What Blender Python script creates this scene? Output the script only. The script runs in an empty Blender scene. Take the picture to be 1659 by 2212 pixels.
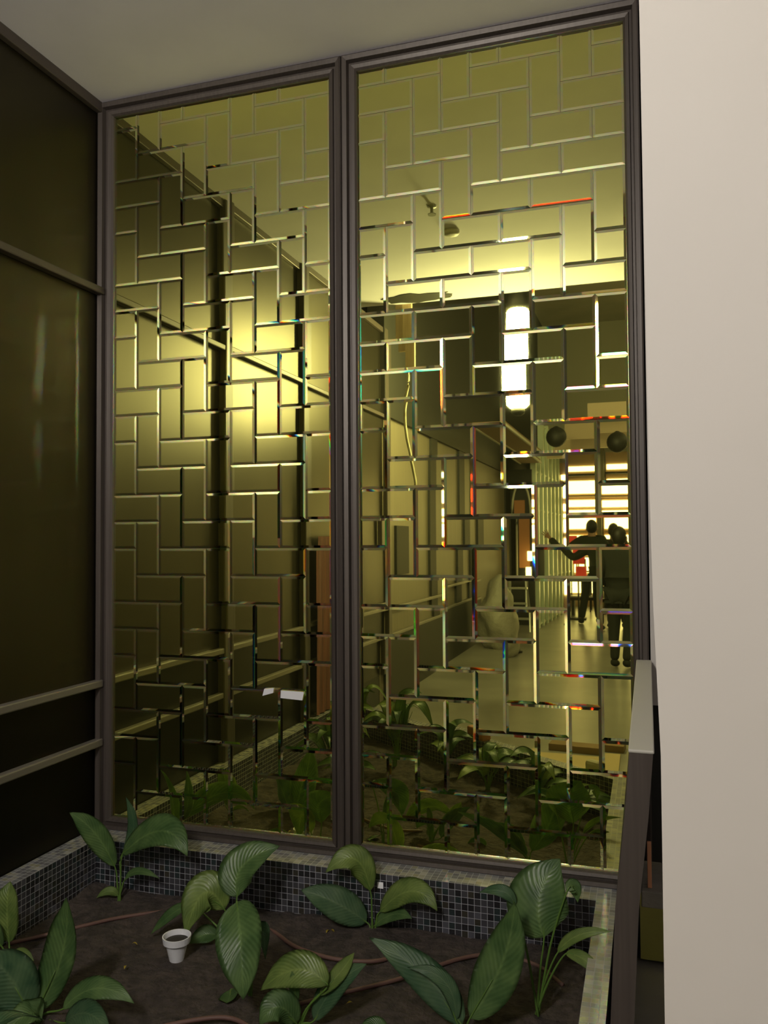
import bpy, bmesh, math, random
from mathutils import Vector, Matrix
PI = math.pi
scene = bpy.context.scene
C = scene.collection

# ---------------------------------------------------------------- camera
cam_d = bpy.data.cameras.new('camera'); cam = bpy.data.objects.new('camera', cam_d); C.objects.link(cam)
yaw, pitch, roll = 0.30854, 0.0323, -0.00682
fwd = Vector((-math.sin(yaw)*math.cos(pitch), math.cos(yaw)*math.cos(pitch), math.sin(pitch)))
rgt = Vector((math.cos(yaw), math.sin(yaw), 0)); upv = rgt.cross(fwd)
r2 = rgt*math.cos(roll)+upv*math.sin(roll); u2 = -rgt*math.sin(roll)+upv*math.cos(roll)
M = Matrix((r2, u2, -fwd)).transposed().to_4x4(); M.translation = Vector((0, -3.3, 1.6))
cam.matrix_world = M
cam_d.sensor_fit = 'VERTICAL'; cam_d.sensor_height = 32.0; cam_d.lens = 1783.9/2212*32.0
cam_d.clip_start = 0.05; cam_d.clip_end = 100
scene.camera = cam

# ---------------------------------------------------------------- world, exposure
w = bpy.data.worlds.new('world'); scene.world = w; w.use_nodes = True
w.node_tree.nodes['Background'].inputs[0].default_value = (0.9, 0.95, 1.0, 1)
w.node_tree.nodes['Background'].inputs[1].default_value = 0.0
vs = scene.view_settings
vs.view_transform = 'Standard'; vs.look = 'None'; vs.gamma = 1; vs.use_curve_mapping = False
vs.exposure = 0.1
try:
    scene.cycles.max_bounces = 14; scene.cycles.glossy_bounces = 8; scene.cycles.diffuse_bounces = 4
    scene.cycles.sample_clamp_indirect = 6
except Exception: pass
E_FILL_TUBE = 45.0        # added fill tubes in the hall, out of view
E_LAMP = 140.0        # pendant lantern
E_SHOP = 5.0         # backlit display wall

# ---------------------------------------------------------------- materials
def mat(name, col, rough=0.5, metal=0.0, spec=0.5, emit=None, es=0.0, noise=None, bump=None, coat=0.0):
    m = bpy.data.materials.new(name); m.use_nodes = True
    nt = m.node_tree; b = nt.nodes['Principled BSDF']
    b.inputs['Base Color'].default_value = (*col, 1); b.inputs['Roughness'].default_value = rough
    b.inputs['Metallic'].default_value = metal; b.inputs['Specular IOR Level'].default_value = spec
    b.inputs['Coat Weight'].default_value = coat
    if emit: b.inputs['Emission Color'].default_value = (*emit, 1); b.inputs['Emission Strength'].default_value = es
    tc = None
    if noise:
        sc, c2, det = noise[:3]
        tc = nt.nodes.new('ShaderNodeTexCoord'); n = nt.nodes.new('ShaderNodeTexNoise')
        n.inputs['Scale'].default_value = sc; n.inputs['Detail'].default_value = det
        mp = nt.nodes.new('ShaderNodeMapping'); mp.inputs['Scale'].default_value = noise[3] if len(noise) > 3 else (1, 1, 1)
        nt.links.new(tc.outputs['Object'], mp.inputs[0]); nt.links.new(mp.outputs[0], n.inputs['Vector'])
        r = nt.nodes.new('ShaderNodeValToRGB'); r.color_ramp.elements[0].position = .35; r.color_ramp.elements[1].position = .65
        r.color_ramp.elements[0].color = (*col, 1); r.color_ramp.elements[1].color = (*c2, 1)
        nt.links.new(n.outputs['Fac'], r.inputs[0]); nt.links.new(r.outputs[0], b.inputs['Base Color'])
    if bump:
        if tc is None: tc = nt.nodes.new('ShaderNodeTexCoord')
        n2 = nt.nodes.new('ShaderNodeTexNoise'); n2.inputs['Scale'].default_value = bump[0]; n2.inputs['Detail'].default_value = 6
        nt.links.new(tc.outputs['Object'], n2.inputs['Vector'])
        bp = nt.nodes.new('ShaderNodeBump'); bp.inputs['Strength'].default_value = bump[1]; bp.inputs['Distance'].default_value = bump[2]
        nt.links.new(n2.outputs['Fac'], bp.inputs['Height']); nt.links.new(bp.outputs[0], b.inputs['Normal'])
    return m

GOLD = (0.85, 0.84, 0.27)
def gold_flat():
    m = mat('gold_mirror', GOLD, rough=0.012, metal=.99)
    return m
def gold_bevel():
    """bevelled edge: splits the reflected light slightly into colours"""
    m = bpy.data.materials.new('gold_mirror_bevel'); m.use_nodes = True; nt = m.node_tree; nt.nodes.clear()
    out = nt.nodes.new('ShaderNodeOutputMaterial'); geo = nt.nodes.new('ShaderNodeNewGeometry')
    prev = None
    for k, c in ((-0.018, (1.0, 0.0, 0.0)), (0.0, (0.0, 1.0, 0.0)), (0.018, (0.0, 0.0, 0.75))):
        tt = (0.9*c[0], 0.89*c[1], 0.6*c[2])
        g = nt.nodes.new('ShaderNodeBsdfAnisotropic'); g.inputs['Color'].default_value = (*tt, 1); g.inputs['Roughness'].default_value = 0.02
        s = nt.nodes.new('ShaderNodeVectorMath'); s.operation = 'SCALE'; s.inputs['Scale'].default_value = 1+k
        nt.links.new(geo.outputs['True Normal'], s.inputs[0])
        a = nt.nodes.new('ShaderNodeVectorMath'); a.operation = 'ADD'; a.inputs[1].default_value = (0, k, 0)
        nt.links.new(s.outputs[0], a.inputs[0])
        n = nt.nodes.new('ShaderNodeVectorMath'); n.operation = 'NORMALIZE'; nt.links.new(a.outputs[0], n.inputs[0])
        nt.links.new(n.outputs[0], g.inputs['Normal'])
        if prev is None: prev = g
        else:
            ad = nt.nodes.new('ShaderNodeAddShader'); nt.links.new(prev.outputs[0], ad.inputs[0]); nt.links.new(g.outputs[0], ad.inputs[1]); prev = ad
    nt.links.new(prev.outputs[0], out.inputs[0])
    return m
def mosaic_mat(cols=None, grout=(.33, .33, .37), name='glass_mosaic'):
    m = bpy.data.materials.new(name); m.use_nodes = True; nt = m.node_tree; b = nt.nodes['Principled BSDF']
    uv = nt.nodes.new('ShaderNodeUVMap')
    br = nt.nodes.new('ShaderNodeTexBrick'); br.offset = 0; br.squash = 1
    br.inputs['Scale'].default_value = 1; br.inputs['Brick Width'].default_value = .025; br.inputs['Row Height'].default_value = .025
    br.inputs['Mortar Size'].default_value = .00095; br.inputs['Mortar Smooth'].default_value = .1
    br.inputs['Color1'].default_value = (0, 0, 0, 1); br.inputs['Color2'].default_value = (1, 1, 1, 1)
    br.inputs['Mortar'].default_value = (0.5, 0.5, 0.5, 1)
    nt.links.new(uv.outputs[0], br.inputs['Vector'])
    # one value for each tile
    sc = nt.nodes.new('ShaderNodeVectorMath'); sc.operation = 'SCALE'; sc.inputs['Scale'].default_value = 40
    nt.links.new(uv.outputs[0], sc.inputs[0])
    fl = nt.nodes.new('ShaderNodeVectorMath'); fl.operation = 'FLOOR'; nt.links.new(sc.outputs[0], fl.inputs[0])
    wn = nt.nodes.new('ShaderNodeTexWhiteNoise'); wn.noise_dimensions = '2D'; nt.links.new(fl.outputs[0], wn.inputs['Vector'])
    r = nt.nodes.new('ShaderNodeValToRGB'); r.color_ramp.interpolation = 'CONSTANT'
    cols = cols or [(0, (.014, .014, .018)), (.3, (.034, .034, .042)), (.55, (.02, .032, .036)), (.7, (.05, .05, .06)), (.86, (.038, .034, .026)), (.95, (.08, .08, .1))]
    e = r.color_ramp.elements
    e[0].position, e[0].color = 0, (*cols[0][1], 1); e[1].position, e[1].color = cols[1][0], (*cols[1][1], 1)
    for p, c in cols[2:]:
        x = e.new(p); x.color = (*c, 1)
    nt.links.new(wn.outputs['Value'], r.inputs[0])
    mx = nt.nodes.new('ShaderNodeMix'); mx.data_type = 'RGBA'
    nt.links.new(br.outputs['Fac'], mx.inputs['Factor']); nt.links.new(r.outputs[0], mx.inputs['A']); mx.inputs['B'].default_value = (*grout, 1)
    nt.links.new(mx.outputs['Result'], b.inputs['Base Color'])
    mr = nt.nodes.new('ShaderNodeMapRange'); mr.inputs['To Min'].default_value = .27; mr.inputs['To Max'].default_value = .8
    nt.links.new(br.outputs['Fac'], mr.inputs[0]); nt.links.new(mr.outputs[0], b.inputs['Roughness'])
    b.inputs['IOR'].default_value = 2.0
    # each tile a hair out of level
    geo = nt.nodes.new('ShaderNodeNewGeometry')
    s1 = nt.nodes.new('ShaderNodeVectorMath'); s1.operation = 'SUBTRACT'; s1.inputs[1].default_value = (.5, .5, .5); nt.links.new(wn.outputs['Color'], s1.inputs[0])
    s2 = nt.nodes.new('ShaderNodeVectorMath'); s2.operation = 'SCALE'; s2.inputs['Scale'].default_value = .035; nt.links.new(s1.outputs[0], s2.inputs[0])
    s3 = nt.nodes.new('ShaderNodeVectorMath'); s3.operation = 'ADD'; nt.links.new(s2.outputs[0], s3.inputs[0]); nt.links.new(geo.outputs['Normal'], s3.inputs[1])
    s4 = nt.nodes.new('ShaderNodeVectorMath'); s4.operation = 'NORMALIZE'; nt.links.new(s3.outputs[0], s4.inputs[0]); nt.links.new(s4.outputs[0], b.inputs['Normal'])
    return m
def leaf_mat(name, dark, light):
    m = bpy.data.materials.new(name); m.use_nodes = True; nt = m.node_tree; b = nt.nodes['Principled BSDF']
    uv = nt.nodes.new('ShaderNodeUVMap'); sp = nt.nodes.new('ShaderNodeSeparateXYZ'); nt.links.new(uv.outputs[0], sp.inputs[0])
    ab = nt.nodes.new('ShaderNodeMath'); ab.operation = 'ABSOLUTE'; nt.links.new(sp.outputs['X'], ab.inputs[0])     # u in -1..1
    # slanting side veins
    a1 = nt.nodes.new('ShaderNodeMath'); a1.operation = 'MULTIPLY_ADD'; a1.inputs[1].default_value = -.28
    nt.links.new(ab.outputs[0], a1.inputs[0]); nt.links.new(sp.outputs['Y'], a1.inputs[2])
    sn = nt.nodes.new('ShaderNodeMath'); sn.operation = 'MULTIPLY'; sn.inputs[1].default_value = 95; nt.links.new(a1.outputs[0], sn.inputs[0])
    s2 = nt.nodes.new('ShaderNodeMath'); s2.operation = 'SINE'; nt.links.new(sn.outputs[0], s2.inputs[0])
    mid = nt.nodes.new('ShaderNodeMapRange'); mid.inputs['From Max'].default_value = .1; mid.inputs['To Min'].default_value = 1; mid.inputs['To Max'].default_value = 0
    nt.links.new(ab.outputs[0], mid.inputs[0])
    tc = nt.nodes.new('ShaderNodeTexCoord'); n = nt.nodes.new('ShaderNodeTexNoise'); n.inputs['Scale'].default_value = 14; nt.links.new(tc.outputs['Object'], n.inputs[0])
    m1 = nt.nodes.new('ShaderNodeMath'); m1.operation = 'MULTIPLY_ADD'; m1.inputs[1].default_value = .035; nt.links.new(s2.outputs[0], m1.inputs[0]); nt.links.new(n.outputs['Fac'], m1.inputs[2])
    m2 = nt.nodes.new('ShaderNodeMath'); m2.operation = 'MULTIPLY_ADD'; m2.inputs[1].default_value = .3; nt.links.new(mid.outputs[0], m2.inputs[0]); nt.links.new(m1.outputs[0], m2.inputs[2])
    r = nt.nodes.new('ShaderNodeValToRGB'); r.color_ramp.elements[0].position = .3; r.color_ramp.elements[1].position = .8
    r.color_ramp.elements[0].color = (*dark, 1); r.color_ramp.elements[1].color = (*light, 1)
    nt.links.new(m2.outputs[0], r.inputs[0]); nt.links.new(r.outputs[0], b.inputs['Base Color'])
    b.inputs['Roughness'].default_value = .33; b.inputs['Specular IOR Level'].default_value = .5
    bp = nt.nodes.new('ShaderNodeBump'); bp.inputs['Strength'].default_value = .3; bp.inputs['Distance'].default_value = .0015
    nt.links.new(s2.outputs[0], bp.inputs['Height']); nt.links.new(bp.outputs[0], b.inputs['Normal'])
    b.inputs['Subsurface Weight'].default_value = 0
    return m
def floor_mat():
    m = mat('dusty_floor', (.2, .19, .17), rough=.3, noise=(1.3, (.3, .285, .26), 8), bump=(30, .25, .003))
    return m

MT = dict(
 gold=gold_flat(), bevel=gold_bevel(), mosaic=mosaic_mat(), mosaiclit=mosaic_mat([(0, (.13, .13, .15)), (.3, (.2, .2, .225)), (.55, (.16, .165, .18)), (.7, (.27, .26, .24)), (.86, (.24, .225, .17)), (.95, (.36, .35, .33))], (.3, .3, .33), 'glass_mosaic_lit_top'), floor=floor_mat(),  # second mosaic is a lighter copy: reflected sheen of the rim tops as colour
 ceiling=mat('ceiling_paint', (.74, .715, .82), rough=.9, noise=(3, (.78, .755, .86), 4), bump=(60, .15, .002)),
 cream=mat('cream_plaster', (.47, .44, .415), rough=.85, noise=(2.5, (.5, .47, .45), 5), bump=(25, .12, .002)),
 frame=mat('brown_metal_frame', (.065, .052, .047), rough=.42, metal=.3, noise=(90, (.08, .066, .059), 2, (1, 1, .03))),
 frameh=mat('brown_metal_rail', (.085, .068, .06), rough=.42, metal=.35),
 glassdk=mat('bronze_glass_panel', (.088, .077, .055), rough=.36, metal=.97, noise=(.9, (.06, .052, .036), 3, (1, 1, .6))),
 raillit=mat('brown_rail_lit', (.19, .17, .15), rough=.4, metal=.3),  # brighter copy of the rail metal: light on the lower rails put into colour
 curtain=mat('red_brown_fabric', (.16, .035, .014), rough=.8, noise=(60, (.1, .022, .01), 2, (1, 1, .02))),
 glasslow=mat('dark_lower_panel', (.02, .017, .012), rough=.4, metal=.9),
 beige=mat('beige_panel', (.16, .135, .09), rough=.5, noise=(40, (.19, .16, .11), 3, (1, 1, .02))),
 darkwall=mat('dark_wall', (.018, .017, .014), rough=.6),
 hallgrey=mat('hall_grey', (.5, .49, .42), rough=.8),
 darkceil=mat('dark_ceiling', (.45, .44, .38), rough=.7, noise=(1.5, (.52, .5, .44), 4)),
 soil=mat('soil', (.028, .021, .018), rough=.95, noise=(22, (.065, .048, .042), 10), bump=(45, 1.0, .02)),
 leafA=leaf_mat('leaf_green', (.075, .155, .05), (.21, .33, .115)),
 leafB=leaf_mat('leaf_bluish', (.06, .14, .068), (.18, .28, .14)),
 leafC=leaf_mat('leaf_lime', (.13, .21, .05), (.32, .42, .12)),
 stalk=mat('leaf_stalk', (.09, .17, .03), rough=.4),
 hose=mat('brown_hose', (.12, .06, .048), rough=.6),
 tilewhite=mat('white_tile', (.95, .95, 1.0), rough=.3),
 white=mat('white_plastic', (.75, .75, .8), rough=.35),
 potin=mat('pot_soil', (.03, .025, .02), rough=.95),
 yellow=mat('yellow_leaf', (.55, .42, .06), rough=.6),
 orange=mat('orange_strip', (.75, .36, .2), rough=.6),
 lampg=mat('lamp_glass', (.9, .85, .6), emit=(1.0, .95, .84), es=E_LAMP),
 lampm=mat('lamp_metal', (.03, .028, .022), rough=.5, metal=.6),
 tube=mat('fill_tube_glow', (.9, .9, .9), emit=(1.0, .93, .84), es=E_FILL_TUBE),
 shop=mat('shop_glow', (.9, .85, .75), emit=(1.0, .84, .62), es=E_SHOP),
 tan=mat('tan_shelf', (.5, .33, .2), rough=.6),
 wood=mat('pine_board', (.55, .42, .24), rough=.7, noise=(20, (.42, .3, .16), 5, (1, 1, .08))),
 rope=mat('pale_strap', (.5, .45, .3), rough=.8),
 terra=mat('orange_door', (.42, .17, .07), rough=.6),
 pale=mat('pale_trim', (.55, .52, .45), rough=.5),
 mull=mat('pale_mullion', (.6, .68, .55), rough=.4),
 pane=mat('facade_glass', (.22, .28, .21), rough=.15, metal=.0, spec=1.0),
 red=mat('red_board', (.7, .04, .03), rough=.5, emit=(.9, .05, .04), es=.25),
 sheet=mat('grey_sheet', (.3, .28, .24), rough=.5, bump=(6, .6, .05)),
 card=mat('cardboard', (.5, .38, .2), rough=.85),
 carddk=mat('cardboard_edge', (.25, .16, .08), rough=.85),
 stone=mat('stone_block', (.5, .45, .36), rough=.8),
 cloth=mat('black_cloth', (.012, .014, .012), rough=.85),
 clothg=mat('dark_green_cloth', (.02, .026, .014), rough=.85),
 clothb=mat('dark_brown_cloth', (.03, .022, .016), rough=.85),
 skin=mat('skin', (.35, .2, .13), rough=.55),
 hair=mat('hair', (.01, .008, .006), rough=.6),
 alu=mat('aluminium', (.5, .5, .48), rough=.35, metal=.7),
)

# ---------------------------------------------------------------- helpers
def obj(name, bm, m, parent=None, smooth=False, loc=None):
    me = bpy.data.meshes.new(name); bm.normal_update(); bm.to_mesh(me); bm.free()
    ms = m if isinstance(m, (list, tuple)) else [m]
    for x in ms: me.materials.append(x)
    if smooth:
        for p in me.polygons: p.use_smooth = True
    o = bpy.data.objects.new(name, me); C.objects.link(o)
    if loc is not None: o.location = loc
    if parent: o.parent = parent
    return o
def tag(o, label, cat, group=None):
    o['label'] = label; o['category'] = cat
    if group: o['group'] = group
    return o
def thing(name, label, cat, loc=(0, 0, 0), rz=0, group=None):
    o = bpy.data.objects.new(name, None); o.empty_display_size = .1; C.objects.link(o); o.location = loc; o.rotation_euler = (0, 0, rz)
    return tag(o, label, cat, group)
def struct(name, bm, m, smooth=False):
    o = obj(name, bm, m, smooth=smooth); o['kind'] = 'structure'; return o
def box(bm, a, b, bev=0, mi=0):
    x0, y0, z0 = [min(p, q) for p, q in zip(a, b)]; x1, y1, z1 = [max(p, q) for p, q in zip(a, b)]
    v = [bm.verts.new(p) for p in ((x0, y0, z0), (x1, y0, z0), (x1, y1, z0), (x0, y1, z0), (x0, y0, z1), (x1, y0, z1), (x1, y1, z1), (x0, y1, z1))]
    fs = [bm.faces.new([v[i] for i in f]) for f in ((0, 3, 2, 1), (4, 5, 6, 7), (0, 1, 5, 4), (1, 2, 6, 5), (2, 3, 7, 6), (3, 0, 4, 7))]
    for f in fs: f.material_index = mi
    if bev > 0:
        es = list({e for f in fs for e in f.edges}); bmesh.ops.bevel(bm, geom=es, offset=bev, segments=2, affect='EDGES', profile=.5)
    return bm
def bx(a, b, bev=0): return box(bmesh.new(), a, b, bev)
def tube(bm, pts, r, seg=8, r1=None, cap=True):
    pts = [Vector(p) for p in pts]; n = len(pts); rings = []
    for i, p in enumerate(pts):
        t = (pts[min(i+1, n-1)]-pts[max(i-1, 0)]).normalized()
        a = t.cross(Vector((0, 0, 1)));
        if a.length < .05: a = t.cross(Vector((1, 0, 0)))
        a.normalize(); b = a.cross(t)
        rr = r if r1 is None else r+(r1-r)*i/(n-1)
        rings.append([bm.verts.new(p+(a*math.cos(2*PI*k/seg)+b*math.sin(2*PI*k/seg))*rr) for k in range(seg)])
    for i in range(n-1):
        for k in range(seg): bm.faces.new((rings[i][k], rings[i][(k+1) % seg], rings[i+1][(k+1) % seg], rings[i+1][k]))
    if cap: bm.faces.new(rings[0][::-1]); bm.faces.new(rings[-1])
    return bm
def lathe(bm, prof, seg=20, c=(0, 0, 0)):
    rings = [[bm.verts.new((c[0]+r*math.cos(2*PI*k/seg), c[1]+r*math.sin(2*PI*k/seg), c[2]+z)) for k in range(seg)] for r, z in prof]
    for i in range(len(rings)-1):
        for k in range(seg): bm.faces.new((rings[i][k], rings[i][(k+1) % seg], rings[i+1][(k+1) % seg], rings[i+1][k]))
    bm.faces.new(rings[0][::-1]); bm.faces.new(rings[-1]); bmesh.ops.recalc_face_normals(bm, faces=bm.faces)
    return bm
def spline(pts, n=6):
    pts = [Vector(p) for p in pts]; P = [pts[0]*2-pts[1]]+pts+[pts[-1]*2-pts[-2]]; out = []
    for i in range(1, len(P)-2):
        for k in range(n):
            t = k/n; a, b, c, d = P[i-1:i+3]
            out.append(.5*((2*b)+(c-a)*t+(2*a-5*b+4*c-d)*t*t+(3*b-a-3*c+d)*t**3))
    out.append(pts[-1]); return out
def box_uv(me):
    uv = me.uv_layers.new(name='UVMap')
    for p in me.polygons:
        n = p.normal
        for li in p.loop_indices:
            c = me.vertices[me.loops[li].vertex_index].co
            if abs(n.z) > .6: q = (c.x, c.y)
            elif abs(n.y) > .6: q = (c.x, c.z-.28)
            else: q = (c.y, c.z-.28)
            uv.data[li].uv = q
def ds(x): return x
# ---------------------------------------------------------------- room shell
XL = -2.45; CZ = 3.67; RIM = .28; SOIL = .065
struct('floor', bx((-4, -20, -.12), (5.5, .3, 0)), MT['floor'])
bm = bmesh.new(); box(bm, (XL-.2, -3.62, CZ), (4.6, .3, CZ+.32)); struct('ceiling', bm, MT['ceiling'])
struct('ceiling_hall', bx((XL-.3, -20, 6.6), (5.5, -3.0, 6.8)), MT['darkceil'])
struct('wall_back', bx((XL-.2, .03, 0), (4.6, .3, CZ)), MT['darkwall'])
struct('wall_left', bx((XL-.15, -4.35, .94), (XL, .03, CZ)), MT['glassdk'])
struct('wall_left_lower', bx((XL-.15, -4.35, RIM), (XL, .03, .94)), MT['glasslow'])
struct('wall_left_far', bx((XL-.15, -12.9, 0), (XL, -4.35, 2.8)), MT['beige'])
struct('wall_left_hall', bx((XL-.15, -16.4, 2.8), (XL+.04, -4.35, 6.6)), MT['darkwall'])
struct('wall_left_base', bx((XL-.15, -4.35, 0), (XL-.005, .03, RIM)), MT['darkwall'])
struct('wall_left_upper', bx((XL-.15, -4.35, CZ+.32), (XL, -3.3, 6.6)), MT['darkwall'])
struct('wall_right_far', bx((4.6, -20, 0), (4.8, .3, 6.6)), MT['cream'])
struct('wall_end', bx((-4, -16.6, 0), (5.5, -16.4, 6.8)), MT['hallgrey'])
n_ = struct('wall_back_plaster', bx((.004, -.03, .97), (1.2, .03, CZ)), MT['cream'])
# cream pillar wall beside the camera; its plaster edge leans a little
bm = bmesh.new()
ed = [(1.27-1.27, .0062), (1.27, .0058), (1.45, .0062), (1.55, .003), (1.65, .0014), (1.85, .0008), (2.0, .0004), (CZ, .0004)]
fr = [bm.verts.new((x, -2.7, z)) for z, x in ed]; bk = [bm.verts.new((x+.012, -2.2, z)) for z, x in ed]
fr2 = [bm.verts.new((.42, -2.7, z)) for z, x in ed]; bk2 = [bm.verts.new((.43, -2.2, z)) for z, x in ed]
for i in range(len(ed)-1):
    bm.faces.new((fr[i], fr2[i], fr2[i+1], fr[i+1])); bm.faces.new((bk[i], fr[i], fr[i+1], bk[i+1]))
    bm.faces.new((fr2[i], bk2[i], bk2[i+1], fr2[i+1])); bm.faces.new((bk2[i], bk[i], bk[i+1], bk2[i+1]))
struct('wall_right', bm, MT['cream'])

# left wall: metal rails and posts over bronze glass
n = 0
for z, h in ((2.77, .035), (.94, .035), (.67, .035)):
    n += 1; struct('trim_%d' % n, bx((XL, -9.2 if z < 1 else -4.4, z-h/2), (XL+.04, -.03, z+h/2), .006), MT['raillit' if z < 1 else 'frameh'])
for y in (-1.19, -2.40, -3.58, -4.42):
    n += 1; struct('trim_%d' % n, bx((XL, y-.05, RIM), (XL+.045, y+.05, CZ), .006), MT['frame'])
n += 1; struct('trim_%d' % n, bx((XL, -4.35, CZ-.05), (XL+.03, -.03, CZ), .004), MT['frameh'])
for y, ww in ((-6.25, .28), (-7.75, .32), (-8.65, .4), (-12.1, 1.1)):
    n += 1; struct('trim_%d' % n, bx((XL-.0, y-ww/2, 0), (XL+.03, y+ww/2, 2.8)), MT['darkwall'])

n += 1; struct('trim_%d' % n, bx((XL, -9.2, 0), (XL+.035, -4.47, .66)), MT['darkwall'])
# ---------------------------------------------------------------- gold mirror panels
U = .12326
def mirror_panel(x0, x1, vstarts, label, seed, of, rf):
    rnd = random.Random(seed)
    t = thing('framed_mirror_panel', label, 'mirror', (0, 0, 0), 0, None)
    z0, z1 = 1.5625-10*U, 3.603
    W = (x1-x0)/9
    V = set(vstarts)
    bm = bmesh.new(); tiles = []
    def add(c0, c1, r0, r1):          # columns and rows (row r top z = 1.5625+(14-r)U)
        a, b = max(c0, 0), min(c1, 9); top = min(1.5625+(14-r0)*U, z1); bot = max(1.5625+(14-r1)*U, z0)
        if b <= a or top-bot < .012: return
        tiles.append((x0+a*W, x0+b*W, bot, top))
    for r in range(-4, 25):
        for c in range(-1, 9):
            s = r+c
            if s in V: add(c, c+1, r, r+2)
            elif (s-1) in V: pass
            else:
                # horizontal tiles come in pairs along the diagonal: find parity from the last vertical start
                q = s
                while q not in V and q > -40: q -= 1
                if q == -40: q = min(V)-40
                if (s-q) % 2 == 0: add(c, c+2, r, r+1)
    BV, BH, G = .0105, .00098, .0006
    for (a, b, zb, zt) in tiles:
        a += G; b -= G; zb += G; zt -= G
        tx = rnd.gauss(0, .0022); tz = rnd.gauss(0, .0022); cx, cz = (a+b)/2, (zb+zt)/2
        def P(x, z, d): return bm.verts.new((x, -.010-d+(x-cx)*tx+(z-cz)*tz, z))
        i = [P(a+BV, zb+BV, BH), P(b-BV, zb+BV, BH), P(b-BV, zt-BV, BH), P(a+BV, zt-BV, BH)]
        e = [P(a, zb, 0), P(b, zb, 0), P(b, zt, 0), P(a, zt, 0)]
        bm.faces.new(i).material_index = 0
        for k in range(4): bm.faces.new((e[k], e[(k+1) % 4], i[(k+1) % 4], i[k])).material_index = 1
    obj('mirror_glass', bm, [MT['gold'], MT['bevel']], t)
    obj('backing_board', bx((x0-.01, -.0075, z0-.01), (x1+.01, .03, z1+.01)), MT['frame'], t)
    # frame swept round the opening: (offset outward as share, height towards the room)
    prof = [(0.0, .008), (0.0, .022), (.12, .030), (.34, .034), (.40, .024), (.55, .024), (.62, .046), (.9, .05), (1.0, .044), (1.0, -.03)]
    bm = bmesh.new(); L = []
    l, rgt_, tp, bt = of, rf, .066, .052
    for s, d in prof:
        L.append([bm.verts.new(p) for p in ((x0-l*s, -d, z0-bt*s), (x1+rgt_*s, -d, z0-bt*s), (x1+rgt_*s, -d, z1+tp*s), (x0-l*s, -d, z1+tp*s))])
    for i in range(len(L)-1):
        for k in range(4): bm.faces.new((L[i][k], L[i][(k+1) % 4], L[i+1][(k+1) % 4], L[i+1][k]))
    bmesh.ops.recalc_face_normals(bm, faces=bm.faces)
    obj('frame', bm, MT['frame'], t)
    return t
mirror_panel(-2.3724, -1.2824, [2+4*k for k in range(-3, 9)], 'tall gold mirror patterned with staggered rectangles, in a brown frame beside the dark wall', 3, .075, .062)
mirror_panel(-1.1555, -.0580, [-8, -4, 0, 4, 10, 14, 18, 22, 26, 30], 'tall gold mirror patterned with staggered rectangles, in a brown frame beside the cream wall', 8, .062, .056)

# ---------------------------------------------------------------- planter
YF = -1.42
t = thing('mosaic_planter', 'low raised planter bed clad in dark square glass mosaic under the mirrors', 'planter', (0, 0, 0))
bm = bmesh.new()
def prism(bm, pts, z0, z1):
    lo = [bm.verts.new((x, y, z0)) for x, y in pts]; hi = [bm.verts.new((x, y, z1)) for x, y in pts]; n = len(pts)
    fs = [bm.faces.new((lo[i], lo[(i+1) % n], hi[(i+1) % n], hi[i])) for i in range(n)]+[bm.faces.new(lo[::-1]), bm.faces.new(hi)]
    bmesh.ops.recalc_face_normals(bm, faces=fs)
def yfront(x): return -1.40+(x+.2)*.746
prism(bm, [(-2.445, 0.02), (-.13, .02), (-.13, -.165), (-2.445, -.165)], 0, RIM)
prism(bm, [(-2.445, -.165), (-2.345, -.165), (-2.345, -3.0), (-2.445, -3.187)], 0, RIM)
prism(bm, [(-.2, -.165), (-.13, -.165), (-.13, -1.46), (-.2, -1.40)], 0, RIM)
prism(bm, [(-.2, -1.40), (-.13, -1.46), (-2.445, -3.187), (-2.345, -3.0)], 0, RIM)
o = obj('mosaic_wall', bm, [MT['mosaic'], MT['mosaiclit']], t); box_uv(o.data)
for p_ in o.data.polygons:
    if p_.normal.z > .6: p_.material_index = 1  # upward faces get the copy with the sheen painted in
o = obj('white_tile', bx((-1.036, -.1685, 0.225), (-1.012, -.164, 0.248)), MT['tilewhite'], t); o['label'] = 'single white mosaic tile'
rs = random.Random(5)
bm = bmesh.new(); nx, ny = 110, 120; G = []
from mathutils import noise as mn
for j in range(ny+1):
    row = []
    for i in range(nx+1):
        x = -2.345+i*(2.145)/nx; y = yfront(x)+j*(-.166-yfront(x))/ny
        h = mn.noise(Vector((x*4, y*4, 0)))*.022+mn.noise(Vector((x*13, y*13, 3)))*.009+mn.noise(Vector((x*35, y*35, 7)))*.004
        row.append(bm.verts.new((x, y, SOIL+h+.022*max(0, min(1, (y+.45)/.25)))))
    G.append(row)
for j in range(ny):
    for i in range(nx): bm.faces.new((G[j][i], G[j][i+1], G[j+1][i+1], G[j+1][i]))
o = tag(obj('soil', bm, MT['soil'], smooth=True), 'dark brown crumbly soil filling the mosaic planter', 'soil'); o['kind'] = 'stuff'

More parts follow.
